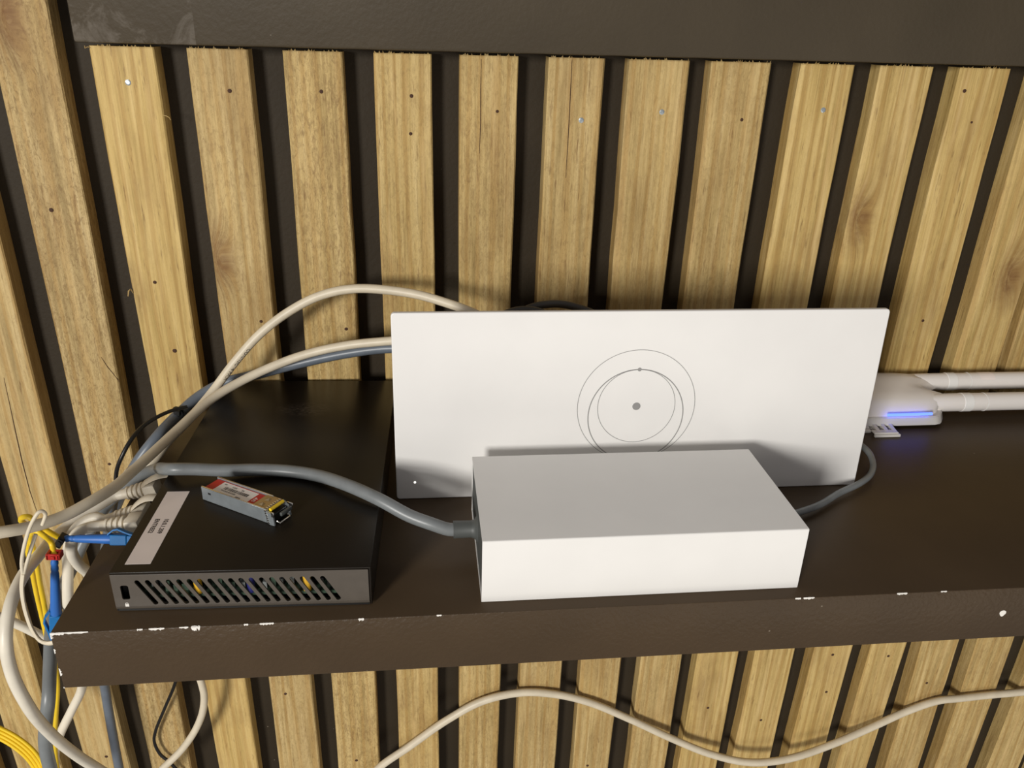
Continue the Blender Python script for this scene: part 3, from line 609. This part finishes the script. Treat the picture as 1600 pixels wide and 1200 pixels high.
cable('power_cable', 'grey power cable from the power supply crossing over the black switch', 'cable', [(0.1965, 0.0500, 0.0166), (0.1920, 0.0500, 0.0168), (0.1828, 0.0515, 0.0197), (0.1706, 0.0560, 0.0226), (0.1537, 0.0646, 0.0285), (0.1345, 0.0789, 0.0300), (0.1167, 0.0933, 0.0280), (0.0992, 0.1002, 0.0275), (0.0807, 0.1019, 0.0280), (0.0629, 0.1005, 0.0290), (0.0454, 0.0995, 0.0310), (0.0341, 0.0993, 0.0315), (0.0132, 0.1310, 0.0133), (-0.0005, 0.1380, 0.0046), (-0.0124, 0.1410, -0.0058), (-0.0224, 0.1390, -0.0156), (-0.0273, 0.1300, -0.0215), (-0.0350, 0.1240, -0.0338), (-0.0414, 0.1160, -0.0471), (-0.0435, 0.1000, -0.0541), (-0.0394, 0.0750, -0.0585), (-0.0353, 0.0560, -0.0701), (-0.0325, 0.0420, -0.0804), (-0.0372, 0.0400, -0.0997), (-0.0401, 0.0400, -0.1144), (-0.0425, 0.0420, -0.1423)], .0037, 'grey')
cable('jumper_cable', 'grey cable curling round the right corner of the router from the power supply', 'cable', [(0.3740, 0.0580, 0.0100), (0.3820, 0.0610, 0.0075), (0.4056, 0.0723, 0.0050), (0.4216, 0.0799, 0.0045), (0.4413, 0.0929, 0.0045), (0.4600, 0.1030, 0.0048), (0.4725, 0.1130, 0.0052), (0.4805, 0.1250, 0.0062), (0.4835, 0.1385, 0.0080), (0.4780, 0.1530, 0.0100), (0.4620, 0.1620, 0.0100), (0.4400, 0.1680, 0.0080), (0.4000, 0.1720, 0.0060)], .0021, 'grey')
cable('jumper_cable', 'dark cable hump showing above the router top edge', 'cable', [(0.2307, 0.1880, 0.0797), (0.2415, 0.1860, 0.0917), (0.2499, 0.1860, 0.0975), (0.2603, 0.1870, 0.0998), (0.2713, 0.1880, 0.0999), (0.2824, 0.1880, 0.0975), (0.2957, 0.1870, 0.0923), (0.3095, 0.1850, 0.0799)], .0026, 'charcoal')
cable('jumper_cable', 'dark cable end just peeping over the router top, left of the hump', 'cable', [(0.2129, 0.1800, 0.0829), (0.2274, 0.1780, 0.0934), (0.2379, 0.1780, 0.0982), (0.2484, 0.1780, 0.0994), (0.2614, 0.1780, 0.0957), (0.2771, 0.1780, 0.0829)], .0026, 'charcoal')
cable('cord', 'thin black cord arching left of the switch over the blue-grey cable', 'cord', [(0.0219, 0.1820, 0.0315), (0.0145, 0.1760, 0.0322), (0.0072, 0.1660, 0.0322), (0.0008, 0.1560, 0.0305), (-0.0032, 0.1430, 0.0270), (-0.0078, 0.1380, 0.0190), (-0.0130, 0.1390, 0.0081), (-0.0151, 0.1390, -0.0026), (-0.0240, 0.1580, -0.0220), (-0.0400, 0.1780, -0.0600)], .0013, 'black', None, .003, 8)
# small tie fixing the black cord to the blue-grey cable
zt = thing('cable_tie', 'small black cable tie fixing the thin black cord to the blue-grey cable', 'cable tie', (0.0104, 0.2015, 0.0176))
zd = (Vector((0.0204, 0.2150, 0.0236))-Vector((0.0019, 0.1750, 0.0131))).normalized(); zu = zd.orthogonal().normalized(); zw = zd.cross(zu)
tube('band', [(zu*math.cos(a)+zw*math.sin(a))*.0046 for a in [k*2*math.pi/24 for k in range(25)]], .0008, 'black', zt, 6, 1.6)
box('tie_head', (-.0022, -.0066, .0006), (.0022, -.0036, .0046), 'black', zt, .0006, 1)

# network plugs in the switch: boot, latch hood, clear plug, then the cable
def plug_set(i, y, label, pts, hood, off, droop, red=False):
    """clear plug in the port, then a moulded boot that droops under the cable's weight"""
    Rm = Matrix.Translation((-.0045, y, .0102)) @ Matrix.Rotation(-math.radians(droop), 4, 'Y')
    A2 = Matrix.Translation(SWL) @ Matrix.Rotation(SWR, 4, 'Z'); T = A2 @ Rm
    a = T @ Vector((-off-.0225, 0, 0)); d = ((T.to_3x3()) @ Vector((-1, 0, 0))).normalized()
    pa = catmull([T @ Vector((-off-.012, 0, 0)), T @ Vector((-off-.018, 0, 0)), a, a+d*.004, *pts], .003)
    root = thing('patch_cable', label, 'cable', a, 0, 'ivory patch cables plugged into the switch'); inv = Matrix.Translation(-a)
    tube('sheath', [inv @ p for p in pa], .0031, 'ivory', root, 12)
    def put(name, bm, mat, parent, mtx, smooth=None):
        bm.transform(inv @ mtx); return from_bm(name, bm, mat, parent, None, smooth)
    bm = bmesh.new(); add_box(bm, (-.0060, y-.0057, .0060), (.0105, y+.0057, .0140), .0005, 1); pl = put('plug', bm, 'clear', root, A2, 40)
    bm = bmesh.new(); add_box(bm, (.004, y-.0042, .0068), (.0100, y+.0042, .0100)); put('contacts', bm, 'brass', pl, A2)
    bm = bmesh.new(); add_box(bm, (-.0055, y-.0030, .0140), (.0020, y+.0030, .0147), .0002, 1); put('latch', bm, 'clear', pl, A2)
    bm = bmesh.new(); add_box(bm, (-off-.0075, -.0058, -.0046), (-off+.0005, .0058, .0044), .0014, 2)
    bt = put('boot', bm, 'boot', root, T, 40)
    if hood:
        bm = bmesh.new(); n = 9; sec = []
        for k in range(n+1):
            q = k/n; x = -off-.0075+(.0075+off+.0035)*q; z = .0038+hood*math.sin(q*math.pi*.72); w = .0050-.0012*q
            sec.append([bm.verts.new(p) for p in ((x, -w, z), (x, -w*.55, z+.0011), (x, w*.55, z+.0011), (x, w, z), (x, w*.5, z-.0003), (x, -w*.5, z-.0003))])
        for p, q in zip(sec, sec[1:]):
            for j in range(6): bm.faces.new((p[j], p[(j+1) % 6], q[(j+1) % 6], q[j]))
        bm.faces.new(sec[0][::-1]); bm.faces.new(sec[-1]); put('latch_hood', bm, 'boot', bt, T, 50)
    bm = bmesh.new(); add_tube(bm, [Vector((-off-x, 0, 0)) for x in (.0070, .0100, .0160, .0215)], [.0040, .0037, .0035, .0032], 14); put('boot_sleeve', bm, 'boot', bt, T, 60)
    for k in range(4):
        x = -off-.0092-k*.0030; r = .0050-.0003*k; bm = bmesh.new()
        add_tube(bm, [Vector((x+u, 0, 0)) for u in (-.0009, -.0006, .0006, .0009)], [r*.86, r, r, r*.86], 16); put('boot_rib', bm, 'boot', bt, T, 40)
    if red:
        bm = bmesh.new(); add_box(bm, (-.0012, y-.0032, .0146), (.0030, y+.0040, .0166), .0003, 1); put('red_tab', bm, 'red', root, A2)
V3 = lambda L_: [Vector(p) for p in L_]
plug_set(0, PY[3], 'ivory patch cable with red-tabbed plug, farthest of three, hanging in the big left loop', V3([(-0.0151, 0.1140, 0.0001), (-0.0250, 0.1090, -0.0039), (-0.0327, 0.0980, -0.0070), (-0.0272, 0.0590, 0.0043), (-0.0274, 0.0380, 0.0048), (-0.0264, 0.0200, 0.0003), (-0.0263, 0.0100, -0.0111), (-0.0268, 0.0080, -0.0296), (-0.0252, 0.0100, -0.0530), (-0.0299, 0.0300, -0.0944), (-0.0303, 0.0500, -0.1343), (-0.0256, 0.0700, -0.1756), (-0.0175, 0.0800, -0.2050)]), .0032, .0075, 13, True)
plug_set(1, PY[1], 'ivory patch cable from the middle network plug, dropping straight down beside the shelf end', V3([(-0.0100, 0.0930, 0.0047), (-0.0176, 0.0930, 0.0015), (-0.0240, 0.0920, -0.0046), (-0.0279, 0.0910, -0.0144), (-0.0316, 0.0920, -0.0305), (-0.0340, 0.0890, -0.0491), (-0.0410, 0.0970, -0.0824), (-0.0540, 0.1200, -0.1290), (-0.0631, 0.1350, -0.1630), (-0.0753, 0.1380, -0.1861), (-0.0867, 0.1380, -0.2070), (-0.0942, 0.1380, -0.2254), (-0.0989, 0.1380, -0.2547)]), .0042, .004, 13)
plug_set(2, PY[0], 'ivory patch cable from the nearest network plug, curling back under the shelf end', V3([(-0.0082, 0.0790, 0.0071), (-0.0131, 0.0770, 0.0061), (-0.0160, 0.0740, 0.0028), (-0.0187, 0.0750, -0.0060), (-0.0200, 0.0820, -0.0199), (-0.0217, 0.0940, -0.0353), (-0.0330, 0.1200, -0.0742), (-0.0544, 0.1500, -0.1252), (-0.0668, 0.1450, -0.1331), (-0.0768, 0.1350, -0.1179), (-0.0873, 0.1320, -0.1053), (-0.0965, 0.1300, -0.0961), (-0.1139, 0.1300, -0.0855)]), 0, .0035, 4)
c, path = cable('network_cable', 'long cream cable wavering across the slats below the shelf', 'cable', [(0.1095, 0.2350, -0.4085), (0.1301, 0.2360, -0.3773), (0.1596, 0.2370, -0.3528), (0.1958, 0.2380, -0.3227), (0.2284, 0.2388, -0.3031), (0.2641, 0.2392, -0.2960), (0.2974, 0.2392, -0.3009), (0.3284, 0.2385, -0.3122), (0.3703, 0.2370, -0.3360), (0.4129, 0.2330, -0.3605), (0.4522, 0.2280, -0.3790), (0.4914, 0.2240, -0.3893), (0.5309, 0.2240, -0.3885), (0.5786, 0.2300, -0.3794), (0.6188, 0.2350, -0.3656), (0.6578, 0.2385, -0.3491), (0.6863, 0.2390, -0.3390), (0.7100, 0.2390, -0.3374), (0.7405, 0.2390, -0.3355), (0.7782, 0.2388, -0.3339), (0.8479, 0.2388, -0.3314), (0.9565, 0.2388, -0.3325), (1.0666, 0.2388, -0.3300)], .0036, 'cream', CG)
cable('cord', 'thin black cord kinking down the slats under the shelf', 'cord', [(-0.0354, 0.2350, -0.2458), (-0.0411, 0.2360, -0.2623), (-0.0544, 0.2380, -0.2915), (-0.0655, 0.2390, -0.3170), (-0.0683, 0.2390, -0.3285), (-0.0656, 0.2390, -0.3447), (-0.0592, 0.2390, -0.3549), (-0.0499, 0.2390, -0.3739)], .0014, 'black', None, .003, 8)

# yellow fibre leads with blue connectors
def fibre(label, pts): return cable('fibre_cable', label, 'cable', pts, .0015, 'yellow', 'yellow fibre leads', .0025, 8)
fb1 = (-0.0165, 0.0632, 0.0110); fb2 = (-0.0152, 0.0500, 0.0094)
fibre('yellow fibre lead looping from the level blue connector at the switch', [fb1, *[(-0.0204, 0.0600, 0.0177), (-0.0252, 0.0600, 0.0227), (-0.0281, 0.0600, 0.0273), (-0.0324, 0.0620, 0.0261), (-0.0360, 0.0660, 0.0216), (-0.0365, 0.0700, 0.0161), (-0.0369, 0.0720, 0.0085), (-0.0414, 0.0750, -0.0041), (-0.0448, 0.0800, -0.0208), (-0.0524, 0.0920, -0.0481), (-0.0556, 0.0970, -0.0690), (-0.0578, 0.1000, -0.0891), (-0.0607, 0.1030, -0.1179), (-0.0629, 0.1060, -0.1315), (-0.0703, 0.1100, -0.1575), (-0.0823, 0.1200, -0.1908), (-0.0921, 0.1300, -0.2262), (-0.0945, 0.1300, -0.2521)]])
fibre('yellow fibre lead looping from the dangling blue connector', [fb2, *[(-0.0178, 0.0550, 0.0141), (-0.0186, 0.0520, 0.0203), (-0.0223, 0.0520, 0.0240), (-0.0267, 0.0560, 0.0199), (-0.0347, 0.0680, 0.0049), (-0.0360, 0.0700, -0.0093), (-0.0431, 0.0810, -0.0329), (-0.0490, 0.0900, -0.0587), (-0.0535, 0.0950, -0.0849), (-0.0564, 0.0980, -0.1135), (-0.0593, 0.1000, -0.1286), (-0.0660, 0.1040, -0.1516), (-0.0771, 0.1140, -0.1847), (-0.0868, 0.1240, -0.2197), (-0.0891, 0.1240, -0.2454)]])
for k, (dy, wd) in enumerate(((0, 'uppermost'), (7, 'second'), (17, 'third'), (25, 'lowest'))):
    tag(tube('fibre_cable', catmull([Vector(p)+Vector((-.0022*k, 0, -.0026*k)) for p in [(-0.1709, 0.1700, -0.2130), (-0.1476, 0.1700, -0.2312), (-0.1357, 0.1680, -0.2401), (-0.1255, 0.1650, -0.2511), (-0.1201, 0.1630, -0.2658), (-0.1187, 0.1600, -0.2933)]], .003), .0014, 'yellow', None, 8), 'yellow fibre lead in the lower left bundle, %s of the four' % wd, 'cable', 'yellow fibre bundle at the lower left')
def lc(label, a, b, lat, name='fibre_connector'):
    """a: cable end of the boot, b: front of the connector body"""
    a, b = Vector(a), Vector(b); root = thing(name, label, 'connector', a)
    t = (b-a).normalized(); Lb = (b-a).length; u = (Vector(lat)-t*t.dot(Vector(lat))).normalized(); w = t.cross(u); R = Matrix((t, u, w)).transposed().to_4x4()
    p, r = lathe_path((0, 0, 0), (Lb*.72, 0, 0), [(0, .0014), (.08, .0016), (.10, .0019), (.14, .0019), (.15, .0016), (.2, .0019), (.24, .0019), (.25, .0017), (.3, .0021), (.7, .0025), (1, .0028)])
    o = tube('boot', [R @ v for v in p], r, 'blue', root, 14)
    bm = bmesh.new(); add_box(bm, (Lb*.70, -.0029, -.0029), (Lb*.94, .0029, .0029), .0005, 1); add_box(bm, (Lb*.9, -.0023, -.0023), (Lb*1.05, .0023, .0023), .0003, 1); bm.transform(R)
    body = from_bm('connector_body', bm, 'lcblue', root, None, 40)
    bm = bmesh.new()
    q = [(Lb*.66, .0031), (Lb*.74, .0056), (Lb*.80, .0060), (Lb*.92, .0040), (Lb*1.02, .0027)]
    for (x0, z0), (x1, z1) in zip(q, q[1:]):
        vs = [bm.verts.new(p) for p in ((x0, z0, -.0016), (x1, z1, -.0016), (x1, z1, .0016), (x0, z0, .0016), (x0, z0-.0009, -.0016), (x1, z1-.0009, -.0016), (x1, z1-.0009, .0016), (x0, z0-.0009, .0016))]
        for f in ((0, 1, 2, 3), (4, 5, 6, 7), (0, 1, 5, 4), (3, 2, 6, 7), (0, 3, 7, 4), (1, 2, 6, 5)): bm.faces.new([vs[i] for i in f])
    bmesh.ops.remove_doubles(bm, verts=bm.verts[:], dist=1e-6); bm.transform(R); from_bm('latch', bm, 'lcblue', body)
    tube('ferrule', [R @ Vector((Lb*1.04, 0, 0)), R @ Vector((Lb*1.10, 0, 0))], .0012, 'bright', root, 10)
    return root
lc('blue fibre connector plugged level into the switch beside the network plugs', fb1, (0.0215, 0.0602, 0.0110), (0, .35, 1))
lc('blue fibre connector dangling down by the shelf end under a red clip', fb2, (-0.0246, 0.0500, -0.0445), (-1, -.2, 0))
def clip(name, label, c, mat, s, ax):
    root = thing(name, label, 'clip', c); bm = bmesh.new()
    add_box(bm, (-s*.55, -s*.8, -s), (s*.55, -s*.35, s), s*.15, 1); add_box(bm, (-s*.55, s*.35, -s), (s*.55, s*.8, s), s*.15, 1); add_box(bm, (-s*.55, -s*.8, s*.6), (s*.55, s*.8, s*1.05), s*.12, 1); add_box(bm, (-s*.55, -s*.8, -s*1.05), (s*.55, s*.8, -s*.6), s*.12, 1)
    bm.transform(Matrix(ax).to_4x4()); from_bm('frame', bm, mat, root, None, 40)
    bm = bmesh.new(); add_box(bm, (-s*.3, -s*1.0, -s*.35), (s*.3, -s*.75, s*.35), s*.08, 1); bm.transform(Matrix(ax).to_4x4()); from_bm('catch', bm, mat, root, None, 40)
Rt = lambda x, y, z: (Matrix.Rotation(math.radians(z), 3, 'Z') @ Matrix.Rotation(math.radians(y), 3, 'Y') @ Matrix.Rotation(math.radians(x), 3, 'X'))
clip('fibre_clip', 'black clip where the yellow leads meet the blue connectors', Vector(fb1)+Vector((-.0004, 0, -.0012)), 'black', .0034, Rt(0, 35, 0))
clip('fibre_clip', 'red clip on top of the dangling blue fibre connector', Vector(fb2)+Vector((.0002, 0, .0005)), 'red', .0034, Rt(0, 95, 0))
# looped cream tie
bm = bmesh.new()
add_tube(bm, catmull([(-0.0104, 0.0100, 0.0273), (-0.0096, 0.0100, 0.0339), (-0.0071, 0.0100, 0.0418), (-0.0032, 0.0110, 0.0516), (0.0001, 0.0120, 0.0575), (0.0021, 0.0130, 0.0599), (0.0033, 0.0140, 0.0596), (0.0036, 0.0150, 0.0572), (0.0025, 0.0150, 0.0544), (0.0011, 0.0150, 0.0516)], .002), .0009, 8)
add_tube(bm, catmull([(-0.0028, 0.0150, 0.0464), (-0.0049, 0.0135, 0.0414), (-0.0070, 0.0115, 0.0356), (-0.0092, 0.0105, 0.0299), (-0.0101, 0.0100, 0.0273)], .002), .0009, 8)
add_tube(bm, catmull([(-0.0102, 0.0100, 0.0281), (-0.0122, 0.0100, 0.0211), (-0.0134, 0.0100, 0.0124), (-0.0136, 0.0100, 0.0032), (-0.0128, 0.0100, -0.0060), (-0.0100, 0.0090, -0.0117), (-0.0053, 0.0070, -0.0118), (-0.0014, 0.0065, -0.0108)], .002), .0010, 8, 1.4)
tag(from_bm('wire_tie', bm, 'cream', None, None, 60), 'thin cream wire tie drooping in a long narrow loop left of the shelf', 'tie')
